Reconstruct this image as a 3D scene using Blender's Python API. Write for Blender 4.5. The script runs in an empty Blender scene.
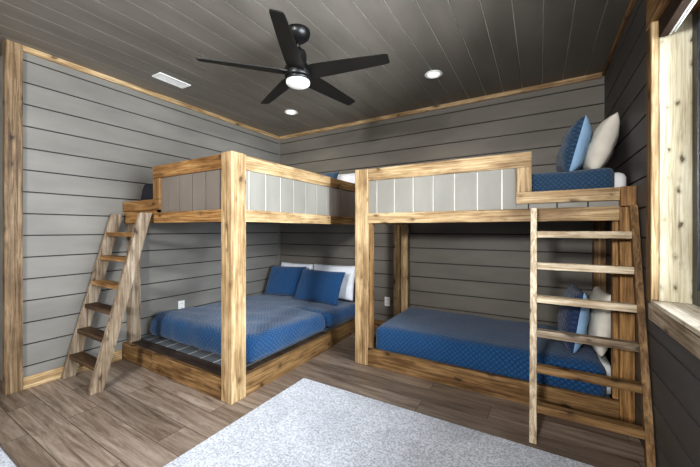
import bpy, bmesh, math, random
from mathutils import Vector, Matrix, noise
random.seed(7)
C = bpy.context.scene.collection
PI = math.pi
# ------------------------------------------------------------------ room measures (metres)
L, B, R, H = -3.541, 3.761, 0.522, 2.74
REAR = -2.7
PX, PY = -1.922, 1.544          # corner post of the left bunk
QX, QY = -1.52, 2.646           # front-left post of the right bunk
Z0, ZLb, ZLt, ZTb, ZTt = .161, 1.334, 1.427, 1.733, 1.842

# ------------------------------------------------------------------ materials
def lin(c):
    return tuple(((v / 255) / 12.92 if v / 255 <= .04045 else ((v / 255 + .055) / 1.055) ** 2.4) for v in c) + (1,)

def new_mat(name, rough=.6, spec=.3):
    m = bpy.data.materials.new(name); m.use_nodes = True
    nt = m.node_tree; b = nt.nodes['Principled BSDF']
    b.inputs['Roughness'].default_value = rough
    b.inputs['Specular IOR Level'].default_value = spec
    return m, nt, b

def nd(nt, t, **kw):
    n = nt.nodes.new(t)
    for k, v in kw.items():
        if k in n.inputs: n.inputs[k].default_value = v
        else: setattr(n, k, v)
    return n

def ramp(nt, src, stops):
    r = nt.nodes.new('ShaderNodeValToRGB'); e = r.color_ramp.elements
    while len(e) < len(stops): e.new(.5)
    for i, (p, c) in enumerate(stops): e[i].position = p; e[i].color = c
    nt.links.new(src, r.inputs[0]); return r

def mixc(nt, fac, a, b, mode='MIX'):
    m = nt.nodes.new('ShaderNodeMix'); m.data_type = 'RGBA'; m.blend_type = mode
    for s, v in ((m.inputs[0], fac), (m.inputs[6], a), (m.inputs[7], b)):
        if hasattr(v, 'is_linked') or isinstance(v, bpy.types.NodeSocket): nt.links.new(v, s)
        else: s.default_value = v
    return m.outputs[2]

def bump(nt, b, h, strength=.2, dist=.005):
    n = nd(nt, 'ShaderNodeBump'); n.inputs['Strength'].default_value = strength; n.inputs['Distance'].default_value = dist
    nt.links.new(h, n.inputs['Height']); nt.links.new(n.outputs[0], b.inputs['Normal'])

def objvec(nt, scale, rnd=True, loc=(0, 0, 0)):
    t = nd(nt, 'ShaderNodeTexCoord'); v = t.outputs['Object']
    if rnd:
        oi = nd(nt, 'ShaderNodeObjectInfo')
        m = nd(nt, 'ShaderNodeVectorMath', operation='SCALE'); m.inputs[0].default_value = (13.1, 7.7, 9.3)
        nt.links.new(oi.outputs['Random'], m.inputs['Scale'])
        a = nd(nt, 'ShaderNodeVectorMath', operation='ADD')
        nt.links.new(v, a.inputs[0]); nt.links.new(m.outputs[0], a.inputs[1]); v = a.outputs[0]
    mp = nd(nt, 'ShaderNodeMapping'); mp.inputs['Scale'].default_value = scale; mp.inputs['Location'].default_value = loc
    nt.links.new(v, mp.inputs[0]); return mp.outputs[0]

def wood(name, axis, c_light, c_mid, c_dark, knots=.8, stain=.5, rough=.55, ks=1.0):
    """Knotty timber, the grain running along one axis."""
    m, nt, b = new_mat(name, rough, .3)
    i = 'xyz'.index(axis)
    def sc(al, ac): s = [ac] * 3; s[i] = al; return tuple(s)
    g = nd(nt, 'ShaderNodeTexNoise'); g.inputs['Scale'].default_value = 1; g.inputs['Detail'].default_value = 9
    g.inputs['Roughness'].default_value = .65; g.inputs['Distortion'].default_value = 1.3
    nt.links.new(objvec(nt, sc(1.8, 46)), g.inputs['Vector'])
    big = nd(nt, 'ShaderNodeTexNoise'); big.inputs['Scale'].default_value = 1; big.inputs['Detail'].default_value = 4
    big.inputs['Roughness'].default_value = .6
    nt.links.new(objvec(nt, sc(3.2, 9)), big.inputs['Vector'])
    r1 = ramp(nt, g.outputs[0], [(.30, lin(c_dark)), (.47, lin(c_mid)), (.62, lin(c_light))])
    r2 = ramp(nt, big.outputs[0], [(.36, (1 - stain * .62, 1 - stain * .7, 1 - stain * .78, 1)), (.56, (1, 1, 1, 1))])
    col = mixc(nt, 1.0, r1.outputs[0], r2.outputs[0], 'MULTIPLY')
    # knots
    vo = nd(nt, 'ShaderNodeTexVoronoi'); vo.inputs['Scale'].default_value = 1; vo.inputs['Randomness'].default_value = 1
    kv = objvec(nt, sc(5.2 * ks, 9.5 * ks)); kn = nd(nt, 'ShaderNodeTexNoise'); kn.inputs['Scale'].default_value = 2.2; kn.inputs['Detail'].default_value = 4
    nt.links.new(kv, kn.inputs['Vector'])
    wv_ = nd(nt, 'ShaderNodeVectorMath', operation='SCALE'); wv_.inputs['Scale'].default_value = .45; nt.links.new(kn.outputs['Color'], wv_.inputs[0])
    av = nd(nt, 'ShaderNodeVectorMath', operation='ADD'); nt.links.new(kv, av.inputs[0]); nt.links.new(wv_.outputs[0], av.inputs[1])
    nt.links.new(av.outputs[0], vo.inputs['Vector'])
    kr = ramp(nt, vo.outputs['Distance'], [(.09, (1, 1, 1, 1)), (.14, (.6, .6, .6, 1)), (.17, (.3, .3, .3, 1)), (.30, (0, 0, 0, 1))])
    km = nd(nt, 'ShaderNodeMath', operation='MULTIPLY'); km.inputs[1].default_value = knots
    nt.links.new(kr.outputs[0], km.inputs[0])
    kc = tuple(v * .42 for v in lin(c_dark)[:3]) + (1,)
    col = mixc(nt, km.outputs[0], col, kc)
    nt.links.new(col, b.inputs['Base Color'])
    bump(nt, b, g.outputs[0], .25, .003)
    return m

W = {}
PAL = {
 'pine':   ((200, 177, 140), (167, 140, 102), (106, 78, 50)),
 'gold':   ((182, 146, 98), (148, 111, 67), (88, 60, 36)),
 'brown':  ((158, 128, 90), (122, 94, 60), (70, 49, 31)),
 'umber':  ((146, 124, 96), (108, 88, 64), (56, 42, 30)),
 'grey':   ((176, 162, 144), (140, 124, 104), (84, 68, 52)),
 'pale':   ((226, 214, 192), (194, 176, 148), (124, 100, 72)),  # right ladder's timber with the light on it put into the tone
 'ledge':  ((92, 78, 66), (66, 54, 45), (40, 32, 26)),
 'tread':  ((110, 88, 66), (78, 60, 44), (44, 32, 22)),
}
def wd(tone, axis):
    k = tone + axis
    if k not in W:
        l, m_, d = PAL[tone]
        W[k] = wood('wood_' + tone + '_' + axis, axis, l, m_, d, knots=.85 if tone != 'ledge' else .3, stain=.6)
    return W[k]

def paint(name, rgb, var=.14, rough=.5, axis_scale=(1.5, 1.5, 5), spec=.25):
    m, nt, b = new_mat(name, rough, spec)
    n = nd(nt, 'ShaderNodeTexNoise'); n.inputs['Scale'].default_value = 1; n.inputs['Detail'].default_value = 5
    nt.links.new(objvec(nt, axis_scale, rnd=False), n.inputs['Vector'])
    c = lin(rgb)
    r = ramp(nt, n.outputs[0], [(.3, tuple(v * (1 - var) for v in c[:3]) + (1,)), (.7, tuple(v * (1 + var) for v in c[:3]) + (1,))])
    nt.links.new(r.outputs[0], b.inputs['Base Color'])
    n2 = nd(nt, 'ShaderNodeTexNoise'); n2.inputs['Scale'].default_value = 1; n2.inputs['Detail'].default_value = 3
    nt.links.new(objvec(nt, tuple(v * 14 for v in axis_scale), rnd=False), n2.inputs['Vector'])
    bump(nt, b, n2.outputs[0], .12, .002)
    return m

M_wall = paint('wall_paint', (126, 123, 117))
M_wallb = paint('wall_paint_back', (115, 110, 102))
M_wallr = paint('wall_paint_shaded', (84, 81, 79))  # wall paint with the shade of the window wall put into it
M_ceil = paint('ceiling_paint', (124, 118, 110), axis_scale=(6, 1.2, 1), rough=.42, spec=.35)
M_panel = paint('panel_paint', (136, 133, 125), axis_scale=(3, 3, 1.5))
M_panel_shaded = paint('panel_paint_shaded', (120, 112, 104), axis_scale=(3, 3, 1.5))  # panel paint darkened to carry the shade on end and set-back panels
M_seam = paint('panel_seam_lit', (236, 232, 222), .03)  # light caught in the board grooves, painted as a pale colour
M_seamd = paint('panel_seam_dark', (40, 38, 36), .03)
M_deck = paint('deck_paint', (112, 116, 120), axis_scale=(3, 1.5, 1))
M_groove = paint('groove_dark', (34, 32, 30), .03)
M_black = paint('black_metal', (20, 20, 20), .1, .38, (4, 4, 4), .5)
M_blade = paint('black_blade', (24, 23, 22), .15, .5, (6, 6, 6), .4)
M_white = paint('white_plastic', (235, 235, 232), .02, .4)
M_slot = paint('dark_slot', (40, 40, 40), .02)
M_sheet = paint('white_sheet', (232, 232, 230), .03, .8, (6, 6, 6), .1)
M_frame = paint('window_frame_black', (22, 24, 27), .05, .35, (3, 3, 3), .5)
M_steel = paint('window_rail_grey', (120, 132, 148), .05, .3, (3, 3, 3), .5)
M_shade = paint('shade_fabric', (58, 46, 38), .1, .8, (20, 20, 20), .1)

def emis(name, col, s):
    m, nt, b = new_mat(name)
    b.inputs['Base Color'].default_value = (.9, .9, .88, 1)
    b.inputs['Emission Color'].default_value = col; b.inputs['Emission Strength'].default_value = s
    return m
M_lens = emis('light_lens', (1, .97, .92, 1), .75)
M_fanlens = emis('fan_lens', (1, .97, .93, 1), .08)

def glass():
    m = bpy.data.materials.new('window_glass'); m.use_nodes = True
    nt = m.node_tree; out = nt.nodes['Material Output']
    t = nd(nt, 'ShaderNodeBsdfTransparent'); g = nd(nt, 'ShaderNodeBsdfGlossy'); g.inputs['Roughness'].default_value = .02
    f = nd(nt, 'ShaderNodeFresnel'); f.inputs[0].default_value = 1.45
    mx = nd(nt, 'ShaderNodeMixShader'); nt.links.new(f.outputs[0], mx.inputs[0]); nt.links.new(t.outputs[0], mx.inputs[1]); nt.links.new(g.outputs[0], mx.inputs[2])
    nt.links.new(mx.outputs[0], out.inputs[0])
    return m
M_glass = glass()

def quilt_mat(name, deep, lite, cell=.042, strength=.6):
    """Diamond stitched cotton: pattern from the mesh's own UVs, in metres."""
    m, nt, b = new_mat(name, .75, .15)
    b.inputs['Sheen Weight'].default_value = .25
    uv = nd(nt, 'ShaderNodeUVMap'); sep = nd(nt, 'ShaderNodeSeparateXYZ')
    wn = nd(nt, 'ShaderNodeTexNoise'); wn.inputs['Scale'].default_value = 9
    nt.links.new(uv.outputs[0], wn.inputs['Vector'])
    wob = nd(nt, 'ShaderNodeVectorMath', operation='SCALE'); wob.inputs['Scale'].default_value = .02
    nt.links.new(wn.outputs['Color'], wob.inputs[0])
    ad = nd(nt, 'ShaderNodeVectorMath', operation='ADD')
    nt.links.new(uv.outputs[0], ad.inputs[0]); nt.links.new(wob.outputs[0], ad.inputs[1])
    nt.links.new(ad.outputs[0], sep.inputs[0])
    outs = []
    for op in ('ADD', 'SUBTRACT'):
        a = nd(nt, 'ShaderNodeMath', operation=op)
        nt.links.new(sep.outputs[0], a.inputs[0]); nt.links.new(sep.outputs[1], a.inputs[1])
        s = nd(nt, 'ShaderNodeMath', operation='MULTIPLY'); s.inputs[1].default_value = PI / cell
        nt.links.new(a.outputs[0], s.inputs[0])
        si = nd(nt, 'ShaderNodeMath', operation='SINE'); nt.links.new(s.outputs[0], si.inputs[0])
        ab = nd(nt, 'ShaderNodeMath', operation='ABSOLUTE'); nt.links.new(si.outputs[0], ab.inputs[0])
        outs.append(ab.outputs[0])
    mn = nd(nt, 'ShaderNodeMath', operation='MINIMUM'); nt.links.new(outs[0], mn.inputs[0]); nt.links.new(outs[1], mn.inputs[1])
    pw = nd(nt, 'ShaderNodeMath', operation='POWER'); pw.inputs[1].default_value = .55; nt.links.new(mn.outputs[0], pw.inputs[0])
    n = nd(nt, 'ShaderNodeTexNoise'); n.inputs['Scale'].default_value = 60; n.inputs['Detail'].default_value = 3
    nt.links.new(uv.outputs[0], n.inputs['Vector'])
    r = ramp(nt, pw.outputs[0], [(.2, lin(deep)), (.9, lin(lite))])
    c = mixc(nt, .25, r.outputs[0], n.outputs[0], 'SOFT_LIGHT')
    nt.links.new(c, b.inputs['Base Color'])
    bump(nt, b, pw.outputs[0], strength, .008)
    return m
M_quilt = quilt_mat('blue_quilt', (18, 52, 86), (42, 86, 128))
M_sham = quilt_mat('blue_sham', (22, 55, 90), (46, 90, 134), .035)
M_navy = quilt_mat('slate_blue_quilt', (34, 54, 78), (60, 86, 110), .032)
M_navy2 = quilt_mat('navy_quilt', (34, 48, 76), (54, 70, 102), .04)
def cloth(name, rgb, s=40):
    m, nt, b = new_mat(name, .85, .1)
    n = nd(nt, 'ShaderNodeTexNoise'); n.inputs['Scale'].default_value = 9; n.inputs['Detail'].default_value = 4
    t = nd(nt, 'ShaderNodeTexCoord'); nt.links.new(t.outputs['Object'], n.inputs['Vector'])
    c = lin(rgb); r = ramp(nt, n.outputs[0], [(.3, tuple(v * .82 for v in c[:3]) + (1,)), (.7, c)])
    nt.links.new(r.outputs[0], b.inputs['Base Color']); bump(nt, b, n.outputs[0], .5, .012)
    return m
M_sky = cloth('pale_blue_cotton', (160, 192, 222))
M_cream = cloth('cream_linen', (226, 219, 206))
M_whitep = cloth('white_cotton', (236, 238, 242))
M_char = cloth('charcoal_cotton', (52, 52, 58))

def floor_mat():
    m, nt, b = new_mat('plank_floor', .42, .4)
    br = nd(nt, 'ShaderNodeTexBrick'); br.offset = .37; br.squash = 1
    br.inputs['Scale'].default_value = 1; br.inputs['Mortar Size'].default_value = .0016
    br.inputs['Brick Width'].default_value = 1.22; br.inputs['Row Height'].default_value = .182
    br.inputs['Color1'].default_value = (0, 0, 0, 1); br.inputs['Color2'].default_value = (1, 1, 1, 1)
    br.inputs['Mortar'].default_value = (.5, .5, .5, 1); br.inputs['Bias'].default_value = 0
    v = objvec(nt, (1, 1, 1), rnd=False, loc=(.3, .05, 0)); nt.links.new(v, br.inputs['Vector'])
    # grain shifted from plank to plank
    sc = nd(nt, 'ShaderNodeVectorMath', operation='SCALE'); sc.inputs['Scale'].default_value = 17
    nt.links.new(br.outputs['Color'], sc.inputs[0])
    ad = nd(nt, 'ShaderNodeVectorMath', operation='ADD')
    nt.links.new(objvec(nt, (1.6, 20, 1), rnd=False), ad.inputs[0]); nt.links.new(sc.outputs[0], ad.inputs[1])
    g = nd(nt, 'ShaderNodeTexNoise'); g.inputs['Scale'].default_value = 1.3; g.inputs['Detail'].default_value = 8
    g.inputs['Roughness'].default_value = .72; g.inputs['Distortion'].default_value = .6
    nt.links.new(ad.outputs[0], g.inputs['Vector'])
    r = ramp(nt, g.outputs[0], [(.28, lin((78, 65, 54))), (.47, lin((138, 122, 108))), (.7, lin((176, 163, 150)))])
    tone = ramp(nt, br.outputs['Color'], [(0, (.62, .60, .58, 1)), (1, (1.0, 1.0, 1.0, 1))])
    c = mixc(nt, 1.0, r.outputs[0], tone.outputs[0], 'MULTIPLY')
    c = mixc(nt, br.outputs['Fac'], c, lin((44, 36, 30)))
    nt.links.new(c, b.inputs['Base Color'])
    rr = ramp(nt, g.outputs[0], [(.3, (.34,) * 3 + (1,)), (.7, (.5,) * 3 + (1,))]); nt.links.new(rr.outputs[0], b.inputs['Roughness'])
    bump(nt, b, g.outputs[0], .15, .003)
    return m
M_floor = floor_mat()

def rug_mat():
    m, nt, b = new_mat('rug_pile', .95, .05)
    b.inputs['Sheen Weight'].default_value = .3
    v = objvec(nt, (1, 1, 1), rnd=False)
    n = nd(nt, 'ShaderNodeTexNoise'); n.inputs['Scale'].default_value = 85; n.inputs['Detail'].default_value = 5; n.inputs['Roughness'].default_value = .75
    nt.links.new(v, n.inputs['Vector'])
    n2 = nd(nt, 'ShaderNodeTexNoise'); n2.inputs['Scale'].default_value = 3.2; n2.inputs['Detail'].default_value = 3; n2.inputs['Distortion'].default_value = .8
    nt.links.new(v, n2.inputs['Vector'])
    r = ramp(nt, n.outputs[0], [(.34, lin((138, 141, 150))), (.6, lin((222, 226, 234)))])
    r2 = ramp(nt, n2.outputs[0], [(.36, (.84, .84, .85, 1)), (.6, (1, 1, 1, 1))])
    nt.links.new(mixc(nt, 1, r.outputs[0], r2.outputs[0], 'MULTIPLY'), b.inputs['Base Color'])
    bump(nt, b, n.outputs[0], .9, .012)
    return m
M_rug = rug_mat()

# ------------------------------------------------------------------ geometry helpers
def obj(name, bm, mats, parent=None, smooth=False, loc=None):
    me = bpy.data.meshes.new(name); bmesh.ops.recalc_face_normals(bm, faces=bm.faces[:]); bm.to_mesh(me); bm.free()
    for m in (mats if isinstance(mats, (list, tuple)) else [mats]): me.materials.append(m)
    if smooth:
        for p in me.polygons: p.use_smooth = True
    o = bpy.data.objects.new(name, me); C.objects.link(o)
    if parent is not None:
        o.parent = parent
        # meshes are written in world coordinates: pull them back to their parent's base
        base = Vector((0, 0, 0)); p = parent
        while p is not None: base += p.location; p = p.parent
        me.transform(Matrix.Translation(-base))
    return o

def box(bm, x0, x1, y0, y1, z0, z1, bev=.003, mi=0):
    r = bmesh.ops.create_cube(bm, size=1)
    for v in r['verts']:
        v.co = Vector(((x0 + x1) / 2 + v.co.x * abs(x1 - x0), (y0 + y1) / 2 + v.co.y * abs(y1 - y0), (z0 + z1) / 2 + v.co.z * abs(z1 - z0)))
    fs = list({f for v in r['verts'] for f in v.link_faces})
    for f in fs: f.material_index = mi
    if bev:
        es = list({e for f in fs for e in f.edges})
        bmesh.ops.bevel(bm, geom=es, offset=bev, segments=2, profile=.6, affect='EDGES', material=mi)

def bx(*a, **k):
    bm = bmesh.new(); box(bm, *a, **k); return bm

def tag(o, label, cat, group=None, kind=None):
    if label: o['label'] = label
    if cat: o['category'] = cat
    if group: o['group'] = group
    if kind: o['kind'] = kind
    return o

def thing(name, label, cat, loc=(0, 0, 0), group=None):
    o = bpy.data.objects.new(name, None); C.objects.link(o); o.location = loc; o.empty_display_size = .1
    return tag(o, label, cat, group)

def struct(name, bm, mats, parent=None):
    o = obj(name, bm, mats, parent)
    if parent is None: o['kind'] = 'structure'
    return o

def lathe(bm, prof, cx, cy, seg=32, mi=0):
    rings = []
    for r, z in prof:
        if r < 1e-5: rings.append([bm.verts.new((cx, cy, z))])
        else: rings.append([bm.verts.new((cx + r * math.cos(2 * PI * k / seg), cy + r * math.sin(2 * PI * k / seg), z)) for k in range(seg)])
    for a, b in zip(rings, rings[1:]):
        for k in range(seg):
            q = [a[k % len(a)], a[(k + 1) % len(a)], b[(k + 1) % len(b)], b[k % len(b)]]
            u = []
            for v in q:
                if v not in u: u.append(v)
            if len(u) > 2:
                try: f = bm.faces.new(u); f.material_index = mi; f.smooth = True
                except ValueError: pass

def shiplap(bm, P, ulen, v0, v1, first, pitch=.1755, g=.0045, depth=.009, back=.04):
    """Boards stacked in v, each ulen long; P(u, v, d) gives the point d behind the face."""
    cuts = [v0]; k = first
    while k > v0 + .02: k -= pitch
    while k < v1 - .01:
        if k > v0 + .01: cuts.append(k)
        k += pitch
    cuts.append(v1)
    prof = []
    for i in range(len(cuts) - 1):
        a, b = cuts[i], cuts[i + 1]
        aa = a + (g if i else 0); bb = b - (g if i < len(cuts) - 2 else 0)
        if i: prof.append((aa, depth))
        prof += [(aa, .0015 if i else 0), (aa + .002, 0), (bb - .002, 0), (bb, .0015)]
        if i < len(cuts) - 2: prof.append((bb, depth))
    va = [bm.verts.new(P(0, v, d)) for v, d in prof]; vb = [bm.verts.new(P(ulen, v, d)) for v, d in prof]
    for i in range(len(prof) - 1):
        f = bm.faces.new((va[i], vb[i], vb[i + 1], va[i + 1]))
        f.material_index = 1 if prof[i][1] == depth and prof[i + 1][1] == depth else 0
    # backing so the wall is solid
    c = [P(0, v0, back), P(ulen, v0, back), P(ulen, v1, back), P(0, v1, back)]
    cv = [bm.verts.new(p) for p in c]; bm.faces.new(cv)
    bm.faces.new((va[0], vb[0], cv[1], cv[0])); bm.faces.new((va[-1], vb[-1], cv[2], cv[3]))
    bm.faces.new(va + [cv[3], cv[0]]); bm.faces.new(vb + [cv[2], cv[1]])

# ------------------------------------------------------------------ the room
FB = .095   # baseboard height
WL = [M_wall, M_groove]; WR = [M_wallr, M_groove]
f1 = 2.632
bm = bmesh.new(); box(bm, -4.4, R + .3, REAR - .1, B + .1, -.1, 0, bev=0); struct('floor', bm, M_floor)
bm = bmesh.new(); shiplap(bm, lambda u, v, d: (L - d, .80 + u, v), B - .80, 0, H, f1); struct('wall_left', bm, WL)
bm = bmesh.new(); shiplap(bm, lambda u, v, d: (L - .45 - d, REAR + u, v), .80 - REAR, 0, H, f1)
box(bm, L - .45, L - .0405, .80, .86, 0, H, bev=0)
struct('wall_left_shade_recess', bm, WL)  # recess made up so this strip of wall turns dark
bm = bmesh.new(); shiplap(bm, lambda u, v, d: (L + u, B + d, v), R - L, 0, H, f1 - .002); struct('wall_back', bm, [M_wallb, M_groove])
# right wall around the window opening
WY0, WY1, WZ0, WZ1 = .35, 2.198, .915, 2.345
bm = bmesh.new()
pr = lambda y0: (lambda u, v, d: (R + d, y0 + u, v))
shiplap(bm, pr(WY1), B - WY1, 0, H, f1, back=.2)
shiplap(bm, pr(REAR), WY0 - REAR, 0, H, f1, back=.2)
shiplap(bm, pr(WY0), WY1 - WY0, 0, WZ0 - .025, f1, back=.2)
shiplap(bm, pr(WY0), WY1 - WY0, WZ1, H, f1, back=.2)
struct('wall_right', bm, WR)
# rear wall (behind the camera) around a glazed door
bm = bmesh.new(); rr = lambda x0: (lambda u, v, d: (x0 + u, REAR - d, v))
DX0, DX1, DZ = -2.2, -.4, 2.15
shiplap(bm, rr(-4.0), DX0 + 4.0, 0, H, f1); shiplap(bm, rr(DX1), R - DX1, 0, H, f1); shiplap(bm, rr(DX0), DX1 - DX0, DZ, H, f1)
struct('wall_rear', bm, WL)
# ceiling of boards running front to back
bm = bmesh.new(); shiplap(bm, lambda u, v, d: (v, REAR + u, H + d), B + .05 - REAR, -4.05, R + .05, -.503, pitch=.1755, g=.0035, depth=.007)
struct('ceiling', bm, [M_ceil, M_seam])

# trims
struct('trim_1', bx(L, L + .02, .837, B, H - .047, H, bev=.002), wd('pine', 'y'))
struct('trim_2', bx(L + .02, R - .02, B - .02, B, H - .047, H, bev=.002), wd('pine', 'x'))
struct('trim_3', bx(R - .02, R, WY1 + .0, B - .02, H - .035, H, bev=.002), wd('brown', 'y'))
struct('trim_4', bx(L, L + .018, B - .02, B - .001, 0, H - .048, bev=.002), M_wall)
struct('trim_5', bx(L - .03, L + .024, .738, .840, 0, H, bev=.003), wd('umber', 'z'))
struct('baseboard_left', bx(L, L + .016, .837, 1.54, 0, FB, bev=.003), wd('pine', 'y'))
struct('baseboard_recess', bx(L - .45, L - .434, REAR, .79, 0, FB, bev=.003), wd('pine', 'y'))
struct('baseboard_back', bx(PX + .02, QX - .02, B - .016, B, 0, FB, bev=.003), wd('brown', 'x'))
struct('baseboard_right', bx(R - .016, R, REAR, 2.1, 0, FB, bev=.003), wd('brown', 'y'))

# window in the right wall
win = struct('window_1', bx(R + .135, R + .165, WY0 + .07, WY1 - .075, WZ0 + .07, WZ1 - .07, bev=0), M_glass)
bm = bmesh.new()
for a in ((WY1 - .075, WY1), (WY0, WY0 + .075)): box(bm, R + .118, R + .185, a[0], a[1], WZ0, WZ1)
box(bm, R + .118, R + .185, WY0 + .075, WY1 - .075, WZ0, WZ0 + .075); box(bm, R + .118, R + .185, WY0 + .075, WY1 - .075, WZ1 - .075, WZ1)
obj('window_frame', bm, M_frame, win)
bm = bmesh.new()
for y in (WY1 - .095, WY1 - .115): box(bm, R + .125, R + .133, y - .006, y, WZ0 + .08, WZ1 - .08, bev=0)
obj('window_rail', bm, M_steel, win)
bm = bmesh.new()   # wood reveal: far jamb, near jamb and head
box(bm, R - .0, R + .118, WY1 - .018, WY1, WZ0, WZ1, bev=.001); box(bm, R, R + .118, WY0, WY0 + .018, WZ0, WZ1, bev=.001)
obj('jamb', bm, wood('wood_jamb', 'z', (214, 208, 186), (196, 186, 158), (140, 124, 92), 1.0, .35, ks=1.9), win)
obj('head', bx(R, R + .118, WY0 + .018, WY1 - .018, WZ1 - .018, WZ1, bev=.001), wd('gold', 'y'), win)
obj('window_sill', bx(R - .033, R + .118, WY0 - .03, WY1 - .019, WZ0 - .020, WZ0, bev=.003), wood('wood_sill', 'y', (222, 216, 204), (196, 186, 168), (140, 122, 96), .5, .4), win)
obj('apron', bx(R - .031, R, WY0 - .03, WY1 + .035, WZ0 - .105, WZ0 - .022, bev=.003), wd('grey', 'y'), win)
bm = bmesh.new(); box(bm, R - .030, R - .001, WY1 + .001, WY1 + .075, WZ0 - .018, WZ1 - .012); box(bm, R - .030, R - .001, WY0 - .08, WY0 + .018, WZ0 - .018, WZ1 - .012)
obj('casing', bm, wd('brown', 'z'), win)  # shade on the room face is put into the brown
obj('casing_lit_edge', bx(R - .031, R - .003, WY1 - .020, WY1, WZ0 + .001, WZ1 - .012, bev=.003), wd('pine', 'z'), win)  # window light along the casing's edge, put into paler pine
obj('head_casing', bx(R - .031, R, WY0 - .08, WY1 + .075, WZ1 - .011, WZ1 + .15, bev=.003), wd('brown', 'y'), win)  # face shade put into the brown here too

# window shade gathered at the top of the opening
sh = thing('roller_shade', 'dark brown roller shade pulled up at the top of the window', 'window shade', (R + .03, 1.3, WZ1 - .02))
bm = bmesh.new(); box(bm, R - .006, R + .03, WY0 + .03, WY1 - .030, WZ1 - .105, WZ1 - .019, bev=.004); obj('shade_fabric', bm, M_shade, sh)
bm = bmesh.new(); box(bm, R + .034, R + .040, WY0 + .03, WY1 - .030, WZ1 - .100, WZ1 - .094, bev=.001); box(bm, R + .050, R + .056, WY0 + .03, WY1 - .030, WZ1 - .094, WZ1 - .088, bev=.001); obj('bottom_bar', bm, M_white, sh)

# glazed door behind the camera
dr = struct('door_1', bx(DX0 + .09, DX1 - .09, REAR - .03, REAR - .02, .1, DZ - .09, bev=0), M_glass)
bm = bmesh.new()
for a, b in ((DX0, DX0 + .09), (DX1 - .09, DX1), ((DX0 + DX1) / 2 - .05, (DX0 + DX1) / 2 + .05)): box(bm, a, b, REAR - .05, REAR - .005, 0, DZ)
box(bm, DX0, DX1, REAR - .05, REAR - .005, DZ - .09, DZ - .001); box(bm, DX0, DX1, REAR - .05, REAR - .005, 0, .1)
obj('door_frame', bm, M_frame, dr)

# ------------------------------------------------------------------ left bunk bed
lb = thing('bunk_bed', 'built-in timber bunk against the left wall, grey panelled guard rail above, wide bed below', 'bunk bed', (-2.7, 2.6, 0))
T = .038
def part(name, a, mat, root, label=None, **k):
    o = obj(name, bx(*a, **k), mat, root)
    if label: o['label'] = label
    return o
part('post', (-2.038, PX, PY, PY + .135, 0, ZTt + .008), wd('pine', 'z'), lb, bev=.004)
part('post', (L + .001, -3.46, PY + .042, PY + .135, 0, ZLt + .02), wd('grey', 'z'), lb, bev=.004)
part('post', (-2.04, -1.96, B - .1, B - .01, 0, ZTt), wd('brown', 'z'), lb, bev=.004)
# end facing the ladder, its shade put into golden timber and darker panel
part('guard_rail', (-2.99, -2.04, PY + .006, PY + .006 + T, ZTb, ZTt), wd('gold', 'x'), lb)
part('guard_rail_stile', (-2.99, -2.886, PY + .008, PY + .008 + T, 1.549, ZTb - .001), wd('gold', 'z'), lb)
part('opening_rail', (L + .005, -2.886, PY + .004, PY + .004 + T, 1.452, 1.548), wd('gold', 'x'), lb)
part('platform_rail', (-2.97, -2.04, PY + .003, PY + .003 + T, ZLb, ZLt), wd('gold', 'x'), lb)
part('platform_rail', (L + .005, -2.975, PY + .02, PY + .04, ZLb, 1.451), wd('gold', 'x'), lb)
part('floor_rail', (-2.988, -2.04, PY, PY + T, 0, Z0), wd('brown', 'x'), lb)
part('floor_rail', (L + .005, -2.992, PY + .002, PY + .002 + T, 0, Z0), wd('brown', 'x'), lb)
def vpanel(name, root, P, u0, u1, v0, v1, first, seam, gap=.0045, face=None):
    bm = bmesh.new(); cuts = [u0]; k = first
    while k > u0: k -= .1755
    k += .1755
    while k < u1 - .005:
        if k - u0 > .01: cuts.append(k)
        k += .1755
    cuts.append(u1)
    for i, (a, b) in enumerate(zip(cuts, cuts[1:])):
        p, q = P(a + (gap if i else 0), v0, 0), P(b - (gap if i < len(cuts) - 2 else 0), v1, .012)
        box(bm, min(p[0], q[0]), max(p[0], q[0]), min(p[1], q[1]), max(p[1], q[1]), v0, v1, bev=.0015)
    p, q = P(u0, v0, .006), P(u1, v1, .016)
    box(bm, min(p[0], q[0]), max(p[0], q[0]), min(p[1], q[1]), max(p[1], q[1]), v0, v1, bev=0, mi=1)
    return obj(name, bm, [face or M_panel, seam], root)
vpanel('guard_panel', lb, lambda u, v, d: (u, PY + .022 + d, v), -2.885, -2.04, ZLt - .02, ZTb + .02, -2.603, M_seamd, face=M_panel_shaded)
# long side
part('guard_rail', (PX - .006 - T, PX - .006, PY + .136, 2.83, ZTb, ZTt), wd('pine', 'y'), lb)
part('platform_rail', (PX - .004 - T, PX - .004, PY + .136, 2.83, ZLb, ZLt), wd('pine', 'y'), lb)
part('floor_rail', (PX - .004 - T, PX - .004, PY + .136, 2.845, 0, Z0), wd('brown', 'y'), lb)
vpanel('guard_panel', lb, lambda u, v, d: (PX - .022 - d, u, v), PY + .136, 2.83, ZLt - .02, ZTb + .02, 2.257, M_seam)
part('guard_rail', (PX - .07, PX - .03, 2.831, B - .101, ZTb + .01, ZTt), wd('brown', 'y'), lb)  # set-back stretch: shade put into browner rails and darker panel
part('platform_rail', (PX - .07, PX - .036, 2.831, B - .101, ZLb, ZLt), wd('brown', 'y'), lb)
part('floor_rail', (PX - .07, PX - .03, 2.846, B - .101, 0, Z0), wd('brown', 'y'), lb)
vpanel('guard_panel', lb, lambda u, v, d: (PX - .05 - d, u, v), 2.832, B - .101, ZLt, ZTb + .02, 2.257, M_seamd, face=M_panel_shaded)
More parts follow.
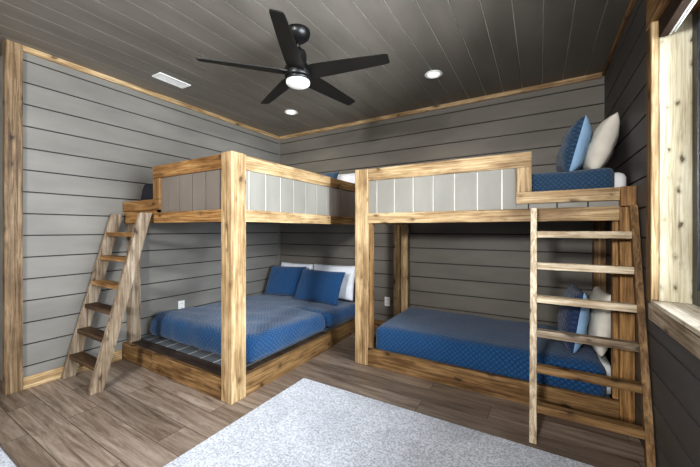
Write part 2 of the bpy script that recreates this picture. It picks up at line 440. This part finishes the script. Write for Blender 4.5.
# upper platform, lower deck and its dark ledge
part('upper_platform', (L + .03, PX - .075, PY + .06, B - .03, ZLb + .03, ZLt - .03), M_deck, lb)
bm = bmesh.new(); box(bm, L + .012, -2.045, PY + .002 + T, 1.70, Z0 - .025, Z0 + .001); box(bm, -2.045, PX - .043, PY + .136, 2.83, Z0 - .025, Z0 + .001)
obj('ledge', bm, wd('ledge', 'x'), lb)
bm = bmesh.new(); shiplap(bm, lambda u, v, d: (v, 1.701 + u, Z0 + .001 - d), B - .12 - 1.701, L + .02, -2.05, -3.4, g=.006, depth=.0025, back=.04)
obj('deck', bm, [M_deck, M_seam], lb)

# ------------------------------------------------------------------ right bunk bed
rb = thing('bunk_bed', 'built-in timber bunk along the back wall with single beds above and below', 'bunk bed', (-.5, 3.2, 0))
XR = R - .002
part('post', (QX, -1.382, QY, QY + .10, 0, ZTt + .004), wd('pine', 'z'), rb, bev=.004)
part('post_backing', (-1.381, -1.345, QY + .02, QY + .06, Z0 + .002, ZLb), wd('brown', 'z'), rb)
part('post', (-1.55, -1.47, B - .11, B - .012, 0, ZTt), wd('pine', 'z'), rb, bev=.004)
part('post_backing', (-1.463, -1.375, B - .085, B - .012, 0, ZLb), wd('pine', 'z'), rb)
part('post', (.446, XR, QY, QY + .10, 0, 1.525), wd('gold', 'z'), rb, bev=.004)
part('post_backing', (.415, .445, QY + .04, QY + .10, Z0 + .002, ZLb), wd('gold', 'z'), rb)
part('post', (.43, XR, B - .10, B - .012, 0, 1.525), wd('brown', 'z'), rb, bev=.004)
part('guard_rail', (-1.381, -.047, QY + .003, QY + .003 + T, ZTb, ZTt), wd('pine', 'x'), rb)
part('guard_rail_stile', (-.146, -.047, QY + .005, QY + .005 + T, 1.55, ZTb - .001), wd('pine', 'z'), rb)
part('opening_rail', (-.146, .445, QY - .003, QY - .003 + T, 1.465, 1.549), wd('pine', 'x'), rb)
part('end_block', (.446, XR, QY - .035, QY - .001, 1.425, 1.549), wd('gold', 'z'), rb)
part('platform_rail', (-1.381, .445, QY, QY + T, ZLb, ZLt), wd('pine', 'x'), rb)
part('floor_rail', (-1.381, .445, QY, QY + T, 0, Z0), wd('brown', 'x'), rb)
part('floor_rail', (QX + .02, QX + .06, QY + .101, B - .111, 0, Z0), wd('brown', 'y'), rb)
part('platform_rail', (QX + .02, QX + .06, QY + .101, B - .111, ZLb, ZLt), wd('brown', 'y'), rb)
vpanel('guard_panel', rb, lambda u, v, d: (u, QY + .018 + d, v), -1.38, -.148, ZLt - .02, ZTb + .02, -.419, M_seam)
vpanel('opening_panel', rb, lambda u, v, d: (u, QY + .018 + d, v), -.147, .444, ZLt - .01, 1.48, -.419, M_seamd)
part('upper_platform', (QX + .07, XR - .01, QY + .11, B - .13, ZLb + .03, ZLt - .03), M_deck, rb)
part('lower_platform', (QX + .07, XR - .1, QY + .11, B - .13, .08, .12), M_deck, rb)

# ------------------------------------------------------------------ ladders
def slanted(x0, x1, yb, yt, zt, depth, lift=0.0, z0=0):
    """A stile leaning from (yb, floor) to (yt, zt); depth measured level."""
    bm = bmesh.new()
    vs = []
    for y, z in ((yb, z0), (yt, zt)):
        for x, dy in ((x0, 0), (x1, 0), (x1, depth), (x0, depth)): vs.append(bm.verts.new((x, y + dy, z)))
    bm.faces.new(vs[0:4]); bm.faces.new(vs[4:8])
    for k in range(4): bm.faces.new((vs[k], vs[(k + 1) % 4], vs[4 + (k + 1) % 4], vs[4 + k]))
    bmesh.ops.bevel(bm, geom=bm.edges[:], offset=.0025, segments=2, affect='EDGES')
    return bm
ll = thing('bunk_ladder', 'weathered wooden ladder with flat steps leaning on the left bunk', 'ladder', (-3.2, 1.12, 0))
yb, yt, zt = 1.067, 1.435, 1.424
obj('stile', slanted(-2.998, -2.96, yb, yt, zt, .095), wd('grey', 'z'), ll)
obj('stile', slanted(-3.52, -3.482, yb, yt, zt, .095), wd('grey', 'z'), ll)
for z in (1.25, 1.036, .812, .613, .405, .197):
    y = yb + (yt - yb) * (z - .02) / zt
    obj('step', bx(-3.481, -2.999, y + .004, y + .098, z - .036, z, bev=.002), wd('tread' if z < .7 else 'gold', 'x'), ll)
rl = thing('bunk_ladder', 'wooden ladder with flat rungs, painted paler where lit, leaning on the right bunk', 'ladder', (.23, 2.25, 0))
yb, yt, zt = 2.185, 2.553, 1.424
obj('stile', slanted(-.052, -.014, yb, yt, zt, .055), wd('pale', 'z'), rl)
obj('stile', slanted(.480, .515, yb, yt, zt, .055), wd('brown', 'z'), rl)
for z, t in ((1.243, 'pale'), (1.034, 'pale'), (.822, 'pale'), (.615, 'grey'), (.408, 'brown'), (.19, 'brown')):  # upper rungs paler: the light on them is put into the tone
    y = yb + (yt - yb) * z / zt
    obj('rung', bx(-.013, .479, y - .002, y + .052, z - .022, z + .022, bev=.003), wd(t, 'x'), rl)

# ------------------------------------------------------------------ bedding
def rbox(x0, x1, y0, y1, z0, z1, r, step=.03, fn=None, bottom=True, uvs=1.0):
    """Rounded box as a fine grid, with UVs in metres from the dominant side."""
    bm = bmesh.new(); uvl = bm.loops.layers.uv.new('UVMap')
    c = Vector(((x0 + x1) / 2, (y0 + y1) / 2, (z0 + z1) / 2)); h = Vector(((x1 - x0) / 2, (y1 - y0) / 2, (z1 - z0) / 2))
    cache = {}
    def pt(p):
        k = tuple(round(a, 5) for a in p)
        if k in cache: return cache[k]
        q = Vector(tuple(max(-h[i] + r, min(h[i] - r, p[i])) for i in range(3)))
        d = Vector(p) - q
        if d.length > 1e-7: d = d.normalized() * r
        w = c + q + d
        if fn: w = fn(w, d)
        cache[k] = bm.verts.new(w); return cache[k]
    def lin_(a, b, n): return [a + (b - a) * i / n for i in range(n + 1)]
    for ax in range(3):
        u, v = [i for i in range(3) if i != ax]
        nu = max(2, round(2 * h[u] / step)); nv = max(2, round(2 * h[v] / step))
        us, vs = lin_(-h[u], h[u], nu), lin_(-h[v], h[v], nv)
        for sgn in (-1, 1):
            if ax == 2 and sgn < 0 and not bottom: continue
            for i in range(nu):
                for j in range(nv):
                    ps = []
                    for a, b in ((us[i], vs[j]), (us[i + 1], vs[j]), (us[i + 1], vs[j + 1]), (us[i], vs[j + 1])):
                        p = [0, 0, 0]; p[ax] = sgn * h[ax]; p[u] = a; p[v] = b; ps.append((p, a, b))
                    try: f = bm.faces.new([pt(p) for p, _, _ in ps])
                    except ValueError: continue
                    f.smooth = True
                    for lp, (_, a, b) in zip(f.loops, ps): lp[uvl].uv = (a + c[u], b + c[v])
    return bm

def wob(w, s, a): return a * noise.noise(Vector(w) * s)
def left_quilt(w, d):
    y = w.y; t = max(0, min(1, (y - 1.76) / 1.75)); up = 1 if w.z > .28 else 0
    rise = max(0, min(1, (w.z - .2) / .1))
    w = w.copy()
    w.z -= rise * (.075 * t)
    cr = math.exp(-((y - 2.86 - .02 * math.sin(w.x * 3)) / .035) ** 2)
    edge = max(0, min(1, (w.x + 2.5) / .35))
    w.z -= rise * cr * .04 * edge
    if w.x > -2.15: w.x -= cr * .045; 
    if w.x > -2.2 and y > 2.86: w.x += .012
    w.z += rise * wob(w, 4.5, .018); w.x += wob(w, 6, .014) * (1 if abs(d.x) > .02 else 0); w.y += wob(w, 6, .02) * (1 if abs(d.y) > .02 else 0)
    # foot hem swells out over the deck
    return w
mt = obj('mattress', rbox(-3.46, -2.06, 1.86, 3.60, Z0 + .004, .29, .04, .06), M_sheet, smooth=True)
tag(mt, 'white sheeted double mattress under the blue quilt on the left bunk deck', 'mattress')
q = obj('quilt', rbox(-3.48, -1.985, 1.76, 3.62, Z0 + .004, .415, .085, .03, left_quilt, bottom=False), M_quilt, smooth=True)
tag(q, 'wide blue diamond quilt spread over the lower bed of the left bunk', 'quilt')
def rq(w, d):
    w = w.copy(); rise = max(0, min(1, (w.z - .2) / .1)); w.z += rise * wob(w, 3.5, .016)
    if abs(d.y) > .02: w.y += wob(w, 5, .014)
    return w
mt = obj('mattress', rbox(-1.26, .438, 2.78, 3.60, .125, .345, .04, .06), M_sheet, smooth=True)
tag(mt, 'white sheeted single mattress in the lower right bunk, bare at its right end', 'mattress')
q = obj('quilt', rbox(-1.35, .395, 2.70, 3.63, .10, .362, .07, .03, rq, bottom=False), M_quilt, smooth=True)
tag(q, 'blue diamond quilt over the narrow lower bed behind the right ladder', 'quilt')
mt = obj('mattress', rbox(-1.25, .505, 2.745, 3.60, ZLt - .027, 1.665, .045, .04), M_sheet, smooth=True)
tag(mt, 'white sheeted mattress on the upper right bunk, bare at its right end', 'mattress')
q = obj('quilt', rbox(-1.3, .432, 2.70, 3.625, ZLt - .027, 1.69, .035, .03, lambda w, d: w + Vector((0, 0, max(0, min(1, (w.z - 1.55) / .1)) * wob(w, 5, .01))), bottom=False), M_navy, smooth=True)
tag(q, 'slate blue quilt over the upper bunk mattress at the right', 'quilt')
mt = obj('mattress', rbox(-3.48, -2.03, 2.0, 3.60, ZLt - .027, 1.62, .045, .06), M_sheet, smooth=True)
tag(mt, 'mattress on the upper left bunk behind the grey guard panel', 'mattress')

def pillow(name, w, h, t, center, axes, mats, puff=2.6, sag=.05, seed=0, n=26, cord=False):
    """axes = (across, up, out) unit vectors; the out side takes mats[0], the other mats[-1]."""
    bm = bmesh.new(); uvl = bm.loops.layers.uv.new('UVMap')
    A, U, O = [Vector(a).normalized() for a in axes]; c = Vector(center)
    def p(i, j, s):
        x = -1 + 2 * i / n; y = -1 + 2 * j / n
        e = (1 - abs(x) ** puff) * (1 - abs(y) ** puff)
        th = (max(e, 0)) ** .42
        px = x * (1 - sag * (1 - y * y)); py = y * (1 - sag * (1 - x * x))
        wr = noise.noise(Vector((x * 2.2, y * 2.2, seed + s))) * .16 * th + noise.noise(Vector((x * 7 + y * 4, y * 3 - x * 2, seed + s))) * .09 * th
        crn = (abs(x) * abs(y)) ** 3
        return c + A * (px * w / 2) + U * (py * h / 2) + O * (s * (th * t / 2) * (1 + wr - .1 * crn))
    grid = {}
    for s in (1, -1):
        for i in range(n + 1):
            for j in range(n + 1):
                if s == -1 and (i in (0, n) or j in (0, n)): grid[(s, i, j)] = grid[(1, i, j)]
                else: grid[(s, i, j)] = bm.verts.new(p(i, j, s))
    for s in (1, -1):
        for i in range(n):
            for j in range(n):
                q_ = [(i, j), (i + 1, j), (i + 1, j + 1), (i, j + 1)]
                try: f = bm.faces.new([grid[(s,) + k] for k in q_])
                except ValueError: continue
                f.smooth = True; f.material_index = 0 if s == 1 else (1 if len(mats) > 1 else 0)
                for lp, k in zip(f.loops, q_): lp[uvl].uv = (k[0] / n * w, k[1] / n * h)
    return obj(name, bm, mats, smooth=True)
def up_axes(face_deg, lean_deg, roll=0):
    """face_deg: compass of the front face (0 = -Y, 90 = +X, -90 = -X); lean back from upright."""
    a = math.radians(face_deg); l = math.radians(lean_deg)
    out = Vector((math.sin(a) * math.cos(l), -math.cos(a) * math.cos(l), math.sin(l)))
    across = Vector((math.cos(a), math.sin(a), 0)); up = across.cross(out) * -1
    if up.z < 0: up = -up
    r = math.radians(roll)
    return (across * math.cos(r) + up * math.sin(r), up * math.cos(r) - across * math.sin(r), out)
G = 'sleeping pillows on the lower left bed'
o = pillow('pillow', .66, .46, .12, (-3.13, 3.655, .555), up_axes(0, 14), [M_whitep], seed=3); tag(o, 'white pillow standing behind the left blue sham near the room corner', 'pillow')
o = pillow('pillow', .70, .47, .13, (-2.44, 3.625, .565), up_axes(3, 14), [M_whitep], seed=5); tag(o, 'white pillow standing behind the right blue sham on the left lower bed', 'pillow')
o = pillow('pillow', .62, .44, .15, (-3.12, 3.43, .545), up_axes(5, 24, 1), [M_sham], seed=8); tag(o, 'blue quilted pillow nearer the corner of the lower left bed', 'pillow')
o = pillow('pillow', .68, .44, .16, (-2.45, 3.33, .542), up_axes(2, 26, -1), [M_sham], seed=11); tag(o, 'blue quilted pillow in front, nearer the right bunk post', 'pillow')
# pillows seen edge-on at the right wall
o = pillow('pillow', .46, .42, .18, (.228, 3.05, 1.895), up_axes(-88, 14, 0), [M_navy, M_sky], sag=.07, seed=14); tag(o, 'blue quilted pillow with pale blue back on the upper right bunk', 'pillow')
o = pillow('pillow', .45, .42, .17, (.388, 3.07, 1.893), up_axes(-86, 18, 0), [M_cream], sag=.07, seed=17); tag(o, 'cream pillow leaning on the right wall, upper bunk', 'pillow')
o = pillow('pillow', .46, .46, .17, (.225, 3.02, .60), up_axes(-86, 8, 0), [M_navy2, M_sky], sag=.07, seed=20); tag(o, 'navy pillow with pale blue back behind the right ladder rungs', 'pillow')
o = pillow('pillow', .46, .46, .14, (.392, 3.06, .595), up_axes(-86, 8, 0), [M_cream], sag=.07, seed=23); tag(o, 'cream pillow behind the navy one on the lower right bed', 'pillow')
# upper left bunk
o = pillow('pillow', .58, .34, .15, (-3.15, 1.69, 1.57), up_axes(0, 8), [M_char], sag=.04, seed=26); tag(o, 'dark charcoal pillow by the opening above the left ladder', 'pillow')
o = pillow('pillow', .55, .42, .13, (-2.52, 3.42, 1.835), up_axes(0, 20, 0), [M_navy], seed=29); tag(o, 'blue pillow peeking over the left guard rail near the back wall', 'pillow')
o = pillow('pillow', .50, .42, .12, (-2.20, 3.64, 1.835), up_axes(2, 12, 0), [M_whitep], seed=31); tag(o, 'white pillow peeking over the left guard rail beside the post', 'pillow')

# ------------------------------------------------------------------ rugs
def rug(name, x0, x1, y0, y1, rad, t=.016):
    bm = bmesh.new(); pts = []
    for cx, cy, a0 in ((x1 - rad, y1 - rad, 0), (x0 + rad, y1 - rad, 90), (x0 + rad, y0 + rad, 180), (x1 - rad, y0 + rad, 270)):
        for k in range(9):
            a = math.radians(a0 + k * 90 / 8); pts.append((cx + rad * math.cos(a), cy + rad * math.sin(a)))
    lo = [bm.verts.new((x, y, .0005)) for x, y in pts]; mid = [bm.verts.new((x, y, t * .7)) for x, y in pts]
    mx, my = (x0 + x1) / 2, (y0 + y1) / 2
    hi = [bm.verts.new((x + math.copysign(.006, mx - x), y + math.copysign(.006, my - y), t)) for x, y in pts]
    n = len(pts)
    for a, b in ((lo, mid), (mid, hi)):
        for k in range(n): bm.faces.new((a[k], a[(k + 1) % n], b[(k + 1) % n], b[k]))
    bm.faces.new(hi); bm.faces.new(lo[::-1])
    return obj(name, bm, M_rug)
tag(rug('area_rug', -1.723, .36, -.6, 2.125, .012), 'large pale grey area rug on the plank floor before the bunks', 'rug')
tag(rug('area_rug', -3.5, -2.30, -.6, .548, .10), 'small piece of pale grey rug at the lower left edge of the photo', 'rug')

# ------------------------------------------------------------------ ceiling fan
FX, FY = -1.53, 1.82
fan = thing('ceiling_fan', 'black five-blade ceiling fan with round white light', 'ceiling fan', (FX, FY, H))
bm = bmesh.new(); lathe(bm, [(0, H), (.088, H), (.090, H - .02), (.082, H - .045), (.05, H - .072), (.02, H - .078), (0, H - .078)], FX, FY); obj('canopy', bm, M_black, fan, True)
bm = bmesh.new(); lathe(bm, [(0, H - .07), (.013, H - .07), (.013, 2.605), (0, 2.605)], FX, FY, 16); obj('down_rod', bm, M_black, fan, True)
bm = bmesh.new(); lathe(bm, [(0, 2.615), (.022, 2.615), (.026, 2.60), (.055, 2.588), (.063, 2.56), (.064, 2.49), (.085, 2.478), (.095, 2.46), (.097, 2.40), (.093, 2.392), (0, 2.392)], FX, FY); obj('motor_housing', bm, M_black, fan, True)
bm = bmesh.new(); lathe(bm, [(0, 2.392), (.095, 2.3915), (.096, 2.372), (.088, 2.368), (0, 2.368)], FX, FY); obj('light_ring', bm, M_black, fan, True)
bm = bmesh.new(); lathe(bm, [(0, 2.3675), (.087, 2.3675), (.087, 2.352), (.078, 2.342), (.05, 2.336), (0, 2.334)], FX, FY); o = obj('light_lens', bm, M_fanlens, fan, True); o['label'] = 'white domed light lens'
pit = math.radians(14)
for k in range(5):
    a = math.radians(12 + 72 * k); u = Vector((math.cos(a), math.sin(a), 0)); t = Vector((-u.y, u.x, 0))
    nrm = Vector((0, 0, -1)) * math.cos(pit) - t * math.sin(pit); wv = u.cross(nrm)
    c0 = Vector((FX, FY, 2.425)); bm = bmesh.new(); rows = []
    for r_, hw1, hw2 in ((.085, .056, .056), (.14, .070, .066), (.30, .065, .060), (.50, .056, .048), (.655, .048, .038), (.672, .044, .034), (.678, .038, .028)):
        rows.append([bm.verts.new(c0 + u * r_ + wv * s_ * (hw1 if s_ > 0 else hw2) + nrm * q_ * .0035) for s_, q_ in ((1, 1), (1, -1), (-1, -1), (-1, 1))])
    for A_, B_ in zip(rows, rows[1:]):
        for i in range(4): bm.faces.new((A_[i], A_[(i + 1) % 4], B_[(i + 1) % 4], B_[i]))
    bm.faces.new(rows[0]); bm.faces.new(rows[-1])
    obj('blade', bm, M_blade, fan)

# ------------------------------------------------------------------ ceiling fittings, outlets
for x, y, lab in ((-.856, 2.974, 'round white recessed ceiling light to the right of the fan'), (-2.658, 3.027, 'round white recessed ceiling light near the back left corner')):
    d = thing('recessed_light', lab, 'ceiling light', (x, y, H), 'recessed ceiling lights')
    bm = bmesh.new(); lathe(bm, [(.078, H - .0005), (.082, H - .006), (.074, H - .011), (.060, H - .008), (.056, H - .002)], x, y, 40); obj('trim_ring', bm, M_white, d, True)
    bm = bmesh.new(); lathe(bm, [(.0575, H - .003), (0, H - .004)], x, y, 40); obj('lens', bm, M_lens, d, True)
v = thing('ceiling_vent', 'small white rectangular air vent in the ceiling left of the fan', 'vent', (-3.10, 1.79, H))
x0, x1, y0, y1 = -3.17, -3.03, 1.635, 1.94
bm = bmesh.new()
for a in ((x0, x1, y0, y0 + .018), (x0, x1, y1 - .018, y1), (x0, x0 + .018, y0 + .018, y1 - .018), (x1 - .018, x1, y0 + .018, y1 - .018)): box(bm, *a, H - .010, H - .0005, bev=.001)
obj('frame', bm, M_white, v)
bm = bmesh.new(); box(bm, x0 + .018, x1 - .018, y0 + .018, y1 - .018, H - .003, H - .001, bev=0); obj('backing', bm, paint('vent_grey', (120, 120, 118), .02), v)
for k in range(7):
    xx = x0 + .026 + k * .0145
    obj('slat', bx(xx - .0045, xx + .0045, y0 + .018, y1 - .018, H - .008, H - .0035, bev=.0008), M_white, v)

def outlet(cx, cy, z, ax, lab):
    o_ = thing('wall_outlet', lab, 'outlet', (cx, cy, z))
    s = .037; hh = .058
    if ax == 'x':
        obj('plate', bx(cx + .0005, cx + .007, cy - s, cy + s, z - hh, z + hh, bev=.002), M_white, o_)
        for dz in (-.024, .024):
            p = obj('socket', bx(cx + .007, cx + .009, cy - .016, cy + .016, z + dz - .014, z + dz + .014, bev=.0008), M_white, o_)
            bm = bmesh.new(); box(bm, cx + .009, cx + .0095, cy - .008, cy - .005, z + dz - .004, z + dz + .007, bev=0); box(bm, cx + .009, cx + .0095, cy + .005, cy + .008, z + dz - .004, z + dz + .007, bev=0)
            obj('slots', bm, M_slot, p)
    else:
        obj('plate', bx(cx - s, cx + s, cy - .007, cy - .0005, z - hh, z + hh, bev=.002), M_white, o_)
        for dz in (-.024, .024):
            p = obj('socket', bx(cx - .016, cx + .016, cy - .009, cy - .007, z + dz - .014, z + dz + .014, bev=.0008), M_white, o_)
            bm = bmesh.new(); box(bm, cx - .008, cx - .005, cy - .0095, cy - .009, z + dz - .004, z + dz + .007, bev=0); box(bm, cx + .005, cx + .008, cy - .0095, cy - .009, z + dz - .004, z + dz + .007, bev=0)
            obj('slots', bm, M_slot, p)
outlet(L, 2.15, .40, 'x', 'white outlet on the left wall above the foot of the blue bed')
outlet(-1.678, B, .35, 'y', 'white outlet low on the back wall between the two bunks')

# ------------------------------------------------------------------ light
def area(name, loc, rot, sx, sy, power, col, spread=180):
    d = bpy.data.lights.new(name, 'AREA'); d.shape = 'RECTANGLE'; d.size = sx; d.size_y = sy; d.energy = power; d.color = col
    d.spread = math.radians(spread)
    o = bpy.data.objects.new(name, d); C.objects.link(o); o.location = loc; o.rotation_euler = rot; return o
area('window_daylight', (R + .5, 1.2, 1.75), (0, math.radians(90), 0), 2.2, 2.0, 430, (.86, .93, 1))
area('door_daylight', (-.7, REAR + .12, 2.12), (math.radians(88), 0, 0), .4, .35, 165, (.97, .98, 1))
area('fill_light', (-1.4, -1.6, 2.3), (math.radians(62), 0, math.radians(8)), 1.6, .9, 30, (1, .96, .9))  # added fill behind the camera, no real fitting there
def spot(loc, power, col):
    d = bpy.data.lights.new('downlight', 'SPOT'); d.energy = power; d.color = col; d.spot_size = math.radians(150); d.spot_blend = .8; d.shadow_soft_size = .06
    o = bpy.data.objects.new('downlight', d); C.objects.link(o); o.location = loc; return o
spot((-.856, 2.974, H - .03), 20, (1, .9, .76)); spot((-2.658, 3.027, H - .03), 20, (1, .9, .76))
w = bpy.data.worlds.new('World'); bpy.context.scene.world = w; w.use_nodes = True
nt = w.node_tree; bg = nt.nodes['Background']
sky = nt.nodes.new('ShaderNodeTexSky'); sky.sky_type = 'HOSEK_WILKIE'; sky.turbidity = 4; sky.sun_direction = Vector((-.3, -.5, .7)).normalized()
nt.links.new(sky.outputs[0], bg.inputs[0]); bg.inputs[1].default_value = 1.2

# ------------------------------------------------------------------ camera
cd = bpy.data.cameras.new('camera'); cam = bpy.data.objects.new('camera', cd); C.objects.link(cam)
cam.location = (0, 0, 1.276); cam.rotation_euler = (PI / 2, 0, math.radians(30.77))
cd.sensor_width = 36; cd.lens = 317.883 * 36 / 700; cd.shift_y = -4.01 / 700; cd.clip_start = .02
bpy.context.scene.camera = cam
vs = bpy.context.scene.view_settings; vs.view_transform = 'Standard'; vs.exposure = -.04; vs.gamma = 1.0

try: vs.look = 'Medium High Contrast'
except Exception: pass
